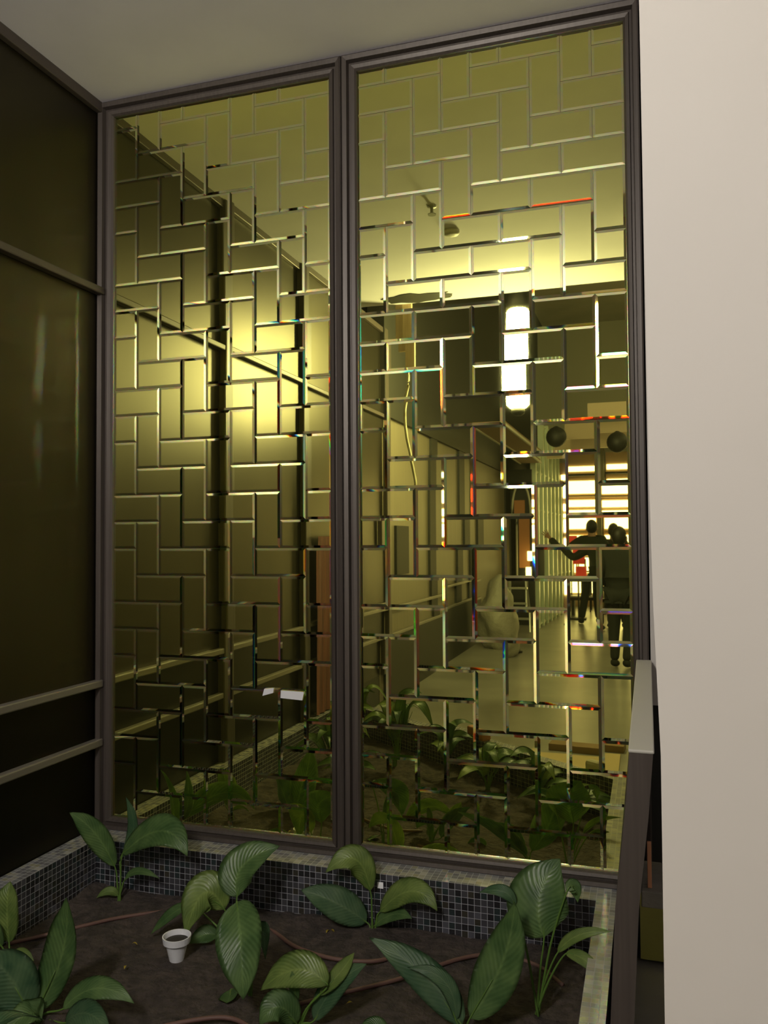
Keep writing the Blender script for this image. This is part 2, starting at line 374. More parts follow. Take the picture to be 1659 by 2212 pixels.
# leaning partition between planter and cream wall
t = thing('leaning_partition', 'thin brown metal partition board leaning at the right end of the planter', 'partition', (-.08, -.75, 0))
bm = bmesh.new()
def px_(z): return (-.02-.115*max(0, (1.135-z))**1.0*.62-.0)
zs = [0, .3, .55, .8, 1.0, 1.135]
cx = {0: -.095, .3: -.085, .55: -.069, .8: -.055, 1.0: -.032, 1.135: -.0205}
for y0, y1 in ((YF, -.052),):
    A = [[bm.verts.new((cx[z]+sx*.0245+.08, y+.75, z)) for sx, y in ((-1, y0), (1, y0), (1, y1), (-1, y1))] for z in zs]
    for i in range(len(zs)-1):
        for k in range(4): bm.faces.new((A[i][k], A[i][(k+1) % 4], A[i+1][(k+1) % 4], A[i+1][k]))
    bm.faces.new(A[0][::-1]); bm.faces.new(A[-1])
bmesh.ops.recalc_face_normals(bm, faces=bm.faces)
obj('board', bm, MT['frame'], t)
o = obj('top_cap', bx((.0325, -.672, 1.133), (.0865, .700, 1.141), .003), mat('grey_cap', (.42, .4, .36), rough=.6), t); o['label'] = 'pale grey top cap'

# low gold mirror strip and orange strip in the gap
tag(obj('gold_mirror_strip', bx((-.05, -.012, .02), (.12, .028, .33)), MT['gold']), 'low strip of gold mirror in the gap behind the leaning partition', 'mirror')
tag(obj('orange_strip', bx((-.019, -.30, .40), (-.005, -.285, .555), .002), MT['orange']), 'small orange vertical strip in the gap beside the cream wall', 'strip')
tag(obj('grey_ledge', bx((-.04, -.33, .345), (.03, -.05, .40), .004), MT['sheet']), 'small grey ledge under the orange strip beside the cream wall', 'ledge')

# ---------------------------------------------------------------- plants
def blade(b, m, t, W, hint, seed=0, curl=.22):
    """leaf blade along a curve b-m-t; returns bmesh"""
    rn = random.Random(seed); b, m, t = Vector(b), Vector(m), Vector(t); c = 2*m-(b+t)/2
    bm = bmesh.new(); uvl = bm.loops.layers.uv.new('UVMap'); NL, NC = 22, 8; rows = []
    ph = rn.random()*6; wob = .05
    for i in range(NL+1):
        s = i/NL; p = (1-s)**2*b+2*s*(1-s)*c+s*s*t; d = (2*(1-s)*(c-b)+2*s*(t-c))
        if d.length < 1e-6: d = t-b
        d.normalize(); side = d.cross(hint)
        if side.length < .15: side = d.cross(Vector((1, 0, .3)))
        side.normalize(); nr = side.cross(d).normalized()
        wd = W/2*(math.sin(PI*min(1, s**.82))**.72 if 0 < s < 1 else 0)
        if s > .8: wd *= 1-.35*((s-.8)/.2)
        wd = max(wd, .0006)
        r = []
        for k in range(NC+1):
            u = -1+2*k/NC
            q = p+side*u*wd+nr*(abs(u)**1.4*wd*curl*(1.0)+math.sin(s*9+ph+u*2)*wob*wd*abs(u))
            r.append((bm.verts.new(q), u, s))
        rows.append(r)
    for i in range(NL):
        for k in range(NC):
            q = (rows[i][k], rows[i][k+1], rows[i+1][k+1], rows[i+1][k])
            f = bm.faces.new([x[0] for x in q]); f.smooth = True
            for l, x in zip(f.loops, q): l[uvl].uv = (x[1], x[2])
    bmesh.ops.solidify(bm, geom=list(bm.faces), thickness=.0012)
    return bm
def plant(root, leaves, label, seed, mats=None, ws=1.0, hint=Vector((0, -.75, .65)), group='peace lilies in the planter'):
    root = Vector(root); t = thing('peace_lily', label, 'plant', root, 0, group)
    rn = random.Random(seed)
    for k, (b, m, tp, W) in enumerate(leaves):
        b, m, tp = Vector(b)-root, Vector(m)-root, Vector(tp)-root
        mm = MT[mats[k % len(mats)]] if mats else MT[rn.choice(['leafA', 'leafA', 'leafB', 'leafC'])]
        for q in (b, m, tp): q.z = max(q.z, .008)
        lf = obj('leaf', blade(b, m, tp, W*ws, hint, seed*17+k), mm, t, smooth=True)
        d = (m-b).normalized(); st = bmesh.new()
        off = Vector((rn.uniform(-.01, .01), rn.uniform(-.01, .01), -.02))
        tube(st, spline([off, off*.3+b*.45+Vector((0, 0, b.z*.12)), b, b+(m-b)*.7], 5), .0048, 6, r1=.0016)
        obj('leaf_stalk', st, MT['stalk'], lf, smooth=True)
    return t
PL = {
'a':((-2.164,-0.251,0.065),[((-2.188,-0.251,0.210),(-2.251,-0.301,0.361),(-2.341,-0.351,0.455),0.081),((-2.153,-0.251,0.253),(-2.110,-0.231,0.371),(-2.134,-0.251,0.508),0.046),((-2.151,-0.251,0.266),(-1.938,-0.281,0.395),(-1.800,-0.311,0.317),0.116),((-2.171,-0.251,0.089),(-2.203,-0.271,0.113),(-2.250,-0.291,0.086),0.032),((-2.137,-0.251,0.161),(-2.069,-0.251,0.204),(-1.968,-0.251,0.185),0.028),]),
'b':((-1.923,-1.049,0.065),[((-1.904,-1.049,0.086),(-1.843,-1.009,0.253),(-1.813,-1.029,0.446),0.120),((-1.941,-1.049,0.065),(-2.001,-1.069,0.184),(-2.067,-1.099,0.263),0.143),((-1.809,-1.049,0.101),(-1.693,-1.029,0.175),(-1.563,-1.019,0.143),0.060),((-1.873,-1.069,0.065),(-1.875,-1.129,0.119),(-1.918,-1.189,0.081),0.078),((-1.784,-1.069,0.066),(-1.667,-1.109,0.143),(-1.554,-1.149,0.115),0.065),]),
'c':((-2.2,-.84,.065),[((-2.222,-.825,.15),(-2.232,-.825,.27),(-2.244,-.797,.355),.098),((-2.2,-.84,.11),(-2.15,-.84,.13),(-2.1,-.84,.11),.03),((-2.24,-.84,.14),(-2.27,-.9,.22),(-2.29,-.98,.2),.07)]),
'd':((-1.294,-0.738,0.065),[((-1.351,-0.738,0.369),(-1.275,-0.858,0.292),(-1.239,-0.908,0.148),0.160),((-1.294,-0.738,0.173),(-1.249,-0.758,0.295),(-1.221,-0.788,0.219),0.059),((-1.372,-0.738,0.053),(-1.354,-0.788,0.036),(-1.347,-0.818,-0.021),0.074),]),
'e':((-1.521,-0.441,0.065),[((-1.508,-0.441,0.243),(-1.503,-0.401,0.347),(-1.375,-0.341,0.413),0.129),((-1.561,-0.441,0.190),(-1.627,-0.481,0.259),(-1.671,-0.541,0.121),0.129),((-1.711,-0.441,0.188),(-1.780,-0.461,0.152),(-1.860,-0.481,0.062),0.040),((-1.590,-0.441,0.090),(-1.633,-0.471,0.098),(-1.679,-0.501,0.053),0.056),]),
'f':((-1.085,-0.846,0.065),[((-0.978,-0.846,0.203),(-1.085,-0.846,0.234),(-1.211,-0.846,0.149),0.091),((-1.085,-0.846,0.133),(-1.087,-0.856,0.188),(-1.096,-0.856,0.233),0.028),((-1.025,-0.846,0.085),(-0.959,-0.826,0.192),(-0.862,-0.806,0.266),0.068),((-1.081,-0.856,0.067),(-1.126,-0.896,0.138),(-1.175,-0.926,0.090),0.085),((-1.006,-0.846,0.167),(-0.947,-0.816,0.232),(-0.907,-0.796,0.289),0.043),]),
'g':((-1.041,-0.200,0.065),[((-1.055,-0.200,0.224),(-1.110,-0.230,0.353),(-1.215,-0.270,0.303),0.089),((-1.071,-0.200,0.102),(-1.185,-0.240,0.179),(-1.319,-0.270,0.225),0.104),((-1.017,-0.200,0.148),(-0.880,-0.220,0.253),(-0.773,-0.250,0.204),0.082),((-1.040,-0.200,0.092),(-0.954,-0.220,0.156),(-0.875,-0.240,0.158),0.047),]),
'h':((-0.561,-0.732,0.065),[((-0.575,-0.732,0.084),(-0.701,-0.692,0.194),(-0.900,-0.672,0.281),0.092),((-0.550,-0.732,0.109),(-0.454,-0.692,0.274),(-0.416,-0.672,0.458),0.116),((-0.594,-0.732,0.095),(-0.635,-0.712,0.199),(-0.757,-0.712,0.224),0.044),]),
'i':((-0.365,-0.567,0.065),[((-0.339,-0.567,0.311),(-0.356,-0.537,0.422),(-0.295,-0.467,0.530),0.164),((-0.296,-0.567,0.269),(-0.230,-0.567,0.333),(-0.130,-0.567,0.358),0.032),((-0.271,-0.567,0.269),(-0.207,-0.597,0.271),(-0.146,-0.627,0.224),0.035),((-0.432,-0.567,0.402),(-0.473,-0.567,0.442),(-0.554,-0.547,0.419),0.035),((-0.264,-0.567,0.467),(-0.244,-0.547,0.476),(-0.233,-0.547,0.426),0.038),]),
'j':((-0.791,-0.827,0.065),[((-0.791,-0.827,0.072),(-0.829,-0.827,0.093),(-0.882,-0.827,0.070),0.043),]),
}
PI_ = {
 'a': ('green peace lily in the far left corner of the planter, one leaf curling upright', ['leafA','leafB','leafA','leafC','leafA']),
 'b': ('large peace lily at the bottom left with a broad glossy upright leaf', ['leafA','leafB','leafA','leafA','leafB']),
 'c': ('yellowish peace lily against the left rim of the planter, half cut by the left edge', ['leafC','leafC','leafA']),
 'd': ('peace lily in front of the white pot with one big glossy leaf hanging down', ['leafA','leafB','leafA']),
 'e': ('peace lily behind the big hanging leaf, round leaf over the white pot', ['leafA','leafC','leafA','leafA']),
 'f': ('peace lily at the bottom centre with a flat pale green leaf and thin upright sprout', ['leafC','leafA','leafB','leafA','leafC']),
 'g': ('peace lily in front of the single white mosaic tile, leaves to both sides', ['leafC','leafB','leafC','leafA']),
 'h': ('peace lily at the bottom right, two long leaves making a V', ['leafB','leafA','leafB']),
 'i': ('tall peace lily nearest the right rim with one broad leaf on a long stalk', ['leafA','leafC','leafC','leafB','leafA']),
 'j': ('small peace lily shoot at the bottom edge between two larger plants', ['leafA']),
}
for i, k in enumerate(PL):
    plant(PL[k][0], PL[k][1], PI_[k][0], i+1, PI_[k][1], 1.0 if k == 'd' else 1.22)
PAPER = [[(-1.608, 0.92), (-1.599, 0.951), (-1.553, 0.957), (-1.557, 0.935)], [(-1.522, 0.915), (-1.52, 0.948), (-1.412, 0.946), (-1.42, 0.91)]]
# more lilies, nearer the camera than the picture's edge: seen in the mirrors
def lily(x, y, label, seed, h=.42, n=9):
    rn = random.Random(seed); L = []
    a0 = rn.random()*6
    for k in range(n):
        a = a0+k*2.4+rn.uniform(-.3, .3); lean = rn.uniform(.25, 1.0); hh = h*rn.uniform(.55, 1.0)
        d = Vector((math.cos(a), math.sin(a), 0)); b = Vector((x, y, SOIL))+d*.05*lean+Vector((0, 0, hh*.45))
        m = b+d*.1*lean+Vector((0, 0, hh*.38)); tp = b+d*(.12+.12*lean)+Vector((0, 0, hh*(.5-.4*lean)))
        for q in (b, m, tp): q.x = min(max(q.x, -2.42), -.12)
        L.append((b, m, tp, rn.uniform(.06, .1)))
    return plant((x, y, SOIL), L, label, seed, hint=Vector((0, .35, 1)))
for x, y, h, lab in (
    (-1.95, -1.75, .50, 'leafy peace lily reflected below the white paper scraps in the left mirror'),
    (-1.62, -2.05, .68, 'tall leafy peace lily reflected low at the left edge of the right mirror'),
    (-1.25, -1.95, .40, 'peace lily reflected in the right mirror, left of the terracotta brick'),
    (-.95, -1.72, .34, 'low peace lily reflected in the right mirror in front of the terracotta brick'),
    (-.62, -1.55, .36, 'dark leafed peace lily reflected in front of the cardboard sheet'),
    (-1.75, -1.55, .30, 'low peace lily reflected low in the left mirror, right of the corner plant'),
    (-2.0, -2.3, .58, 'peace lily reflected against the far dark wall, hidden partly by the middle post'),
    (-.42, -1.30, .20, 'smallest peace lily reflected in the right corner of the planter')):
    lily(x, y, lab, int(abs(x*1000)+h*77), h)

# irrigation hoses, pot, bits
for pts, lab in (
    ([(-2.33, -.70, .075), (-2.288, -.654, .075), (-2.15, -.505, .078), (-2.053, -.401, .078), (-1.864, -.257, .075), (-1.7, -.18, .073)], 'brown irrigation hose lying on soil in the left part of the planter'),
    ([(-1.5, -.3, .072), (-1.41, -.33, .079), (-1.273, -.42, .08), (-1.11, -.459, .08), (-.976, -.435, .078), (-.9, -.36, .07)], 'brown irrigation hose lying on soil in the middle of the planter'),
    ([(-1.12, -.75, .07), (-.998, -.663, .08), (-.845, -.525, .08), (-.661, -.322, .082), (-.536, -.267, .082), (-.399, -.293, .08), (-.3, -.38, .07)], 'brown irrigation hose curving over soil in the right part of the planter'),
    ([(-1.6, -1.1, .07), (-1.416, -.962, .08), (-1.284, -.903, .08), (-1.15, -.95, .07)], 'brown irrigation hose at the bottom edge beneath the hanging leaf')):
    tag(obj('irrigation_hose', tube(bmesh.new(), spline(pts), .0075, 8), MT['hose'], smooth=True), lab, 'hose')
t = thing('flower_pot', 'small translucent white plastic flower pot standing on the soil', 'pot', (-1.67, -.60, .062))
bm = bmesh.new(); sg = 28
prof = [(.026, .0), (.040, .062), (.049, .064), (.052, .088), (.048, .088), (.044, .07), (.036, .06), (.024, .02)]
obj('pot_body', lathe(bm, prof, sg), MT['white'], t)
bm = bmesh.new(); lathe(bm, [(.034, .05), (.044, .066), (.0435, .07), (.01, .078)], sg); obj('potting_soil', bm, MT['potin'], t, smooth=True)
bits = [(-1.88, -.573), (-1.209, -.278), (-1.182, -.262), (-.949, -.699), (-1.808, -.719)]
for k, (x, y) in enumerate(bits):
    labs = ['tiny yellow fallen leaf on soil left of the white pot', 'tiny yellow fallen leaf on soil, left one of the close pair', 'tiny yellow fallen leaf on soil, right one of the close pair', 'tiny yellow fallen leaf on soil at the bottom centre', 'tiny yellow fallen leaf on soil below and left of the white pot']
    bm = blade((0, 0, .0), (.011, .002, .005), (.024, 0, .0), .009, Vector((0, 0, 1)), k)
    o = tag(obj('fallen_leaf', bm, MT['yellow'], smooth=True, loc=(x, y, SOIL+.012)), labs[k], 'leaf', 'fallen yellow leaves on the soil'); o.rotation_euler = (0, 0, k*1.3)
for k, q in enumerate(PAPER):
    bm = bmesh.new(); f0 = [bm.verts.new((x, -.0145, z)) for x, z in q]; f1 = [bm.verts.new((x, -.0158, z)) for x, z in q]
    bm.faces.new(f0); bm.faces.new(f1[::-1])
    for a in range(4): bm.faces.new((f0[a], f0[(a+1) % 4], f1[(a+1) % 4], f1[a]))
    bmesh.ops.recalc_face_normals(bm, faces=bm.faces)
    tag(obj('paper_scrap', bm, MT['white']), ['small white paper scrap stuck on the left mirror, smaller left one of two', 'white paper strip stuck on the left mirror, larger right one of two'][k], 'paper', 'white paper scraps stuck on the left mirror')
bm = bmesh.new(); pr = []
for a in range(41):
    y = -2.5-a*.0225; pr.append((bm.verts.new((XL+.075+.012*math.sin(a*1.25), y, RIM+.01)), bm.verts.new((XL+.075+.012*math.sin(a*1.25+.3), y, 1.62))))
for a in range(40): bm.faces.new((pr[a][0], pr[a+1][0], pr[a+1][1], pr[a][1]))
bmesh.ops.solidify(bm, geom=list(bm.faces), thickness=.006)
tag(obj('hanging_curtain', bm, MT['curtain'], smooth=True), 'red brown pleated curtain against the left wall, seen at the left mirror\'s right edge', 'curtain')

# ---------------------------------------------------------------- things under the low ceiling
t = thing('smoke_detector', 'small round detector on the ceiling, seen in the right mirror', 'detector', (-1.22, -2.07, CZ))
obj('housing', lathe(bmesh.new(), [(.055, 0), (.055, -.018), (.045, -.03), (.02, -.034)], 20), MT['pale'], t, smooth=True)
t = thing('sprinkler_head', 'sprinkler head hanging from the ceiling, seen in the right mirror', 'sprinkler', (-1.244, -1.65, CZ))
obj('stem', lathe(bmesh.new(), [(.03, 0), (.03, -.006), (.01, -.01), (.01, -.05)], 14), MT['alu'], t, smooth=True)
obj('deflector', lathe(bmesh.new(), [(.026, -.05), (.026, -.056)], 14), MT['alu'], t)
# ragged opening at the ceiling edge with timber and hanging strap
bm = bmesh.new(); rr = random.Random(4); pts = []
for k in range(26):
    a = 2*PI*k/26; pts.append(bm.verts.new((-1.82+.34*math.cos(a)*rr.uniform(.75, 1.1), -3.47+.13*math.sin(a)*rr.uniform(.7, 1.15), CZ-.004)))
bm.faces.new(pts); r = bmesh.ops.extrude_face_region(bm, geom=list(bm.faces)); bmesh.ops.translate(bm, verts=[v for v in r['geom'] if isinstance(v, bmesh.types.BMVert)], vec=(0, 0, .006))
bmesh.ops.recalc_face_normals(bm, faces=bm.faces)
tag(obj('ceiling_opening', bm, MT['darkwall']), 'ragged dark opening in the ceiling edge beside the pine boards', 'hole')
tag(obj('pine_board', bx((-2.105, -3.76, 3.28), (-2.03, -3.72, 4.0), .003), MT['wood']), 'shorter pine board hanging at the ceiling edge, left of the pair', 'board', 'pine boards at the ceiling edge')
tag(obj('pine_board', bx((-2.03, -3.72, 3.1), (-1.945, -3.68, 4.0), .003), MT['wood']), 'longer pine board hanging at the ceiling edge, right of the pair', 'board', 'pine boards at the ceiling edge')
tag(obj('hanging_strap', tube(bmesh.new(), spline([(-2.0, -3.74, 3.95), (-2.03, -3.76, 3.3), (-2.0, -3.75, 3.0), (-2.05, -3.76, 2.75), (-2.03, -3.74, 2.5), (-1.97, -3.76, 2.2), (-1.95, -3.75, 2.06), (-2.0, -3.75, 2.02)]), .013, 7), MT['rope'], smooth=True), 'pale twisted strap hanging down below the pine boards', 'strap')

# ---------------------------------------------------------------- pendant lantern
t = thing('pendant_lantern', 'long glowing cylindrical pendant lantern in the hall behind', 'lamp', (-1.11, -4.2, 2.78))
obj('glass_cylinder', lathe(bmesh.new(), [(.07, 0), (.1, .03), (.105, .12), (.105, .8), (.1, .88), (.085, .9)], 28), MT['lampg'], t, smooth=True)
obj('cap', lathe(bmesh.new(), [(.11, .9), (.115, .94), (.11, 1.08), (.03, 1.12)], 24), MT['lampm'], t, smooth=True)
obj('finial', lathe(bmesh.new(), [(.03, -.07), (.06, -.05), (.065, -.005)], 20), MT['lampm'], t, smooth=True)
obj('hanging_rod', tube(bmesh.new(), [(0, 0, 1.1), (0, 0, 3.82)], .012, 8), MT['lampm'], t)

# added fill tubes, unseen right of the view, brightening floor and ceiling
for k, (x, y) in enumerate(((1.7, -6.6), (1.7, -9.2), (1.7, -11.8))):
    t = thing('fill_tube_light', ['added fill tube nearest the planter alcove', 'second added fill tube from the planter alcove', 'added fill tube farthest from the planter alcove'][k], 'light', (x, y, 4.3), 0, 'added fill tubes in the hall')
    obj('tray', bx((-.05, -.75, .03), (.05, .75, .09), .01), MT['lampm'], t); obj('tube', tube(bmesh.new(), [(0, -.7, .0), (0, .7, .0)], .03, 10), MT['tube'], t, smooth=True)
    for s in (-1, 1): obj('suspension_wire', tube(bmesh.new(), [(0, s*.6, .09), (0, s*.6, 2.3)], .004, 6), MT['lampm'], t)
# ---------------------------------------------------------------- hall behind the camera
t = thing('wall_soffit', 'brown soffit beam with pale edges running along the left wall of the hall', 'beam', (0, 0, 0))
obj('soffit_board', bx((-2.02, -11.5, 3.0), (-1.68, -6.8, 3.06)), MT['carddk'], t)
for x in (-2.03, -1.67): obj('edge_strip', bx((x-.012, -11.5, 2.985), (x+.012, -6.8, 3.02)), MT['pale'], t)
tag(obj('wall_hatch', bx((XL, -5.2, 1.25), (XL+.03, -4.75, 1.75), .004), MT['darkwall']), 'dark upright hatch on the left wall beyond the alcove', 'hatch')
# ceiling baffles
for k, (y, z0, z1) in enumerate(((-9.6, 3.42, 3.66), (-11.2, 3.30, 3.56), (-12.8, 3.2, 3.5))):
    tag(obj('ceiling_baffle', bx(((-.9, -1.35, -1.7)[k], y-.04, z0), (3.2, y+.04, z1)), mat('baffle_%d' % k, (.62, .48, .36), rough=.7)), ['pinkish cross beam under the hall ceiling, nearest', 'pinkish cross beam under the hall ceiling, middle one', 'pinkish cross beam under the hall ceiling, farthest'][k], 'beam', 'cross beams under the hall ceiling')
tag(obj('pendant_globe', lathe(bmesh.new(), [(.02, .16)]+[(.15*math.sin(PI*i/10), .15*math.cos(PI*i/10)) for i in range(1, 10)]+[(.01, -.15)], 20, (-1.27, -9.0, 3.08)), MT['darkwall'], smooth=True), 'dark round pendant globe, left one', 'lamp', 'dark pendant globes')
tag(obj('pendant_globe', lathe(bmesh.new(), [(.02, .16)]+[(.15*math.sin(PI*i/10), .15*math.cos(PI*i/10)) for i in range(1, 10)]+[(.01, -.15)], 20, (-.4, -9.0, 2.9)), MT['darkwall'], smooth=True), 'dark round pendant globe, right one', 'lamp', 'dark pendant globes')
# display wall of the shop
for k, (x0, x1) in enumerate(((-1.66, -1.02), (-.84, -.2), (-.02, .62), (.8, 1.44), (1.62, 2.26))):
    nm = ['first', 'second', 'third', 'fourth', 'fifth'][k]
    t = thing('display_bay', '%s backlit shop display bay from the glass facade' % nm, 'shelving', (x0, -15.2, 0), 0, 'backlit display bays')
    W = x1-x0
    obj('bay_frame', bx((-.02, -.3, 0), (W+.02, -.13, 3.35)), MT['tan'], t)
    for z0, z1 in ((2.97, 3.08), (2.48, 2.76), (2.19, 2.34), (2.05, 2.12), (1.72, 2.0), (1.42, 1.58), (.95, 1.3), (.3, .8)):
        obj('glowing_panel', bx((0, -.125, z0), (W, -.11, z1)), MT['shop'], t)
    for z in (2.86, 2.4, 1.64, .88): obj('shelf', bx((-.02, -.12, z), (W+.02, .12, z+.04)), MT['clothb'] if z == 2.86 else MT['tan'], t)
    obj('bay_post', bx((W+.03, -.1, 0), (W+.13, .05, 3.6)), MT['beige'], t)
# glass facade on the left of the shop
t = thing('glass_facade', 'pale green glazed facade with slim mullions in the far hall', 'facade', (-1.85, -11.9, 0))
dirv = Vector((.15, -2.9, 0))
def fac(s, off=0): return dirv*s
for k in range(7):
    p = fac(k/6); obj('mullion', bx((p.x-.05, p.y-.07, 0), (p.x+.05, p.y+.07, 3.7)), MT['mull'], t)
for z in (0.05, 1.0, 2.1, 2.9, 3.65):
    bm = bmesh.new(); a, b = fac(0), fac(1); tube(bm, [(a.x, a.y, z), (b.x, b.y, z)], .03, 4); obj('transom', bm, MT['mull'], t)
for k in range(6):
    a, b = fac(k/6), fac((k+1)/6); bm = bmesh.new()
    q = [(a.x-.01, a.y), (b.x-.01, b.y), (b.x-.022, b.y), (a.x-.022, a.y)]
    lo = [bm.verts.new((x, y, .05)) for x, y in q]; hi = [bm.verts.new((x, y, 3.65)) for x, y in q]
    for i in range(4): bm.faces.new((lo[i], lo[(i+1) % 4], hi[(i+1) % 4], hi[i]))
    bm.faces.new(lo[::-1]); bm.faces.new(hi); bmesh.ops.recalc_face_normals(bm, faces=bm.faces)
    obj('glass_pane', bm, MT['pane'], t)
# arched doorway with orange door
t = thing('arched_doorway', 'tall arched doorway outlined in pale trim with an orange door', 'doorway', (-2.15, -11.55, 0))
arc = [(-.17, 0, 0), (-.17, 0, 1.9)]+[(-.17*math.cos(a), 0, 1.9+.62*math.sin(a)) for a in [PI*i/12 for i in range(1, 12)]]+[(.17, 0, 1.9), (.17, 0, 0)]
obj('arch_trim', tube(bmesh.new(), arc, .02, 8), MT['pale'], t, smooth=True)
obj('door', bx((-.13, -.06, 1.15), (.06, -.02, 2.2)), MT['terra'], t); obj('dark_panel', bx((-.2, -.12, 0), (.3, -.06, 2.9)), MT['darkwall'], t)
for k, (x, z) in enumerate(((-2.05, 1.28), (-2.08, 1.0))):
    tag(obj('small_lantern', bx((x-.05, -11.4, z), (x+.04, -11.32, z+.17), .008), MT['shop']), ['small glowing white lantern on the arched doorway, upper one', 'small glowing white lantern on the arched doorway, lower one'][k], 'lamp', 'small glowing lanterns at the arched doorway')
# step ladder
t = thing('step_ladder', 'pale aluminium step ladder standing below the small lanterns', 'ladder', (-2.05, -10.9, 0))
for s in (-1, 1):
    obj('front_rail', tube(bmesh.new(), [(s*.19, .35, 0), (s*.13, 0, .95)], .018, 6), MT['alu'], t); obj('rear_leg', tube(bmesh.new(), [(s*.19, -.3, 0), (s*.13, 0, .95)], .014, 6), MT['alu'], t)
for z in (.2, .45, .7, .93): obj('step', bx((-.17, .35-.36*z-.05, z), (.17, .35-.36*z+.05, z+.03)), MT['alu'], t)
# wrapped lump of sheeting, stripe post
bm = bmesh.new(); bmesh.ops.create_icosphere(bm, subdivisions=4, radius=1)
for v in bm.verts:
    z = v.co.z; s = 1.0-.35*max(0, z); v.co.x *= .3*s; v.co.y *= .35*s; v.co.z = max(-.7, z)*.62
    v.co += v.co.normalized()*mn.noise(v.co*5)*.07
for v in bm.verts: v.co.z += .434
tag(obj('sheeted_bundle', bm, MT['sheet'], smooth=True, loc=(-2.02, -8.5, 0)), 'tall bundle wrapped in crumpled grey sheeting by the left wall', 'bundle')
t = thing('barrier_post', 'short barrier post banded red and white on the hall floor', 'post', (-1.9, -8.9, 0))
obj('base', lathe(bmesh.new(), [(.12, 0), (.12, .03), (.04, .06)], 16), MT['lampm'], t)
for k in range(5): obj('band', lathe(bmesh.new(), [(.035, .06+k*.09), (.035, .15+k*.09)], 12), MT['red' if k % 2 else 'pale'], t)
# red boards and metal rack
t = thing('red_sign_board', 'red sign board hanging beside the person with the raised arm', 'sign', (-1.33, -12.6, 0))
obj('upper_board', bx((-.11, -.02, 1.2), (.11, .02, 1.58), .01), MT['red'], t); obj('lower_board', bx((-.06, -.02, .85), (.14, .02, 1.16), .01), MT['red'], t)
obj('post', bx((.1, -.015, 0), (.13, .015, 1.3)), MT['lampm'], t); obj('foot', bx((-.1, -.12, 0), (.25, .12, .03)), MT['lampm'], t)
t = thing('metal_rack', 'thin black metal rack beside the glass facade', 'rack', (-1.3, -14.3, 0))
for x in (-.2, .2):
    for y in (-.2, .2): obj('upright', bx((x-.012, y-.012, 0), (x+.012, y+.012, 1.45)), MT['lampm'], t)
for z in (.3, .65, 1.0, 1.3): obj('shelf', bx((-.22, -.22, z), (.22, .22, z+.02)), MT['lampm'], t)
t = thing('low_bench', 'low dark bench on the hall floor in front of the shop', 'bench', (-1.0, -13.4, 0))
obj('seat', bx((-.45, -.15, .3), (.45, .15, .36), .01), MT['clothb'], t)
for x in (-.38, .38): obj('leg', bx((x-.03, -.13, 0), (x+.03, .13, .3)), MT['lampm'], t)
# litter on the floor near the planter
tag(obj('cardboard_sheet', bx((-.82, -3.0, 0.0), (-.2, -2.36, .012), .002), MT['card'], ), 'flat sheet of cardboard on the floor reflected in front of the planter', 'cardboard')
t = thing('cardboard_box', 'small brown cardboard box on the floor, reflected beside the cardboard sheet', 'box', (-.42, -3.16, 0), .1)
obj('box_body', bx((-.3, -.07, 0), (.25, .07, .05), .003), MT['carddk'], t)
for k, (x, y, lab, mm) in enumerate(((-1.06, -2.09, 'terracotta brick lying on the planter rim, seen in the right mirror', 'terra'), (-.30, -1.56, 'pale stone lump on the planter rim at its right corner, seen in the right mirror', 'stone'))):
    o = tag(obj('brick' if k == 0 else 'stone_lump', bx((-.09, -.035, 0), (.09, .035, .055), .01) if k == 0 else bx((-.05, -.03, 0), (.05, .03, .07), .02), MT[mm], loc=(x, y, RIM)), lab, 'brick' if k == 0 else 'stone'); o.rotation_euler = (0, 0, .64)

# ---------------------------------------------------------------- people
def skin_mesh(name, joints, edges, m, parent, root=0, sub=2):
    me = bpy.data.meshes.new(name+'_cage'); names = list(joints)
    me.from_pydata([joints[k][0] for k in names], [(names.index(a), names.index(b)) for a, b in edges], [])
    o = bpy.data.objects.new(name, me); C.objects.link(o)
    md = o.modifiers.new('skin', 'SKIN'); md.use_smooth_shade = True
    for i, k in enumerate(names):
        sv = me.skin_vertices[0].data[i]; r = joints[k][1]
        sv.radius = r if isinstance(r, tuple) else (r, r); sv.use_root = (i == root)
    s = o.modifiers.new('sub', 'SUBSURF'); s.levels = sub; s.render_levels = sub
    dg = bpy.context.evaluated_depsgraph_get(); dg.update()
    nm = bpy.data.meshes.new_from_object(o.evaluated_get(dg)); nm.name = name
    nm.materials.clear(); nm.materials.append(m)
    for p in nm.polygons: p.use_smooth = True
    o.modifiers.clear(); o.data = nm; o.parent = parent
    return o
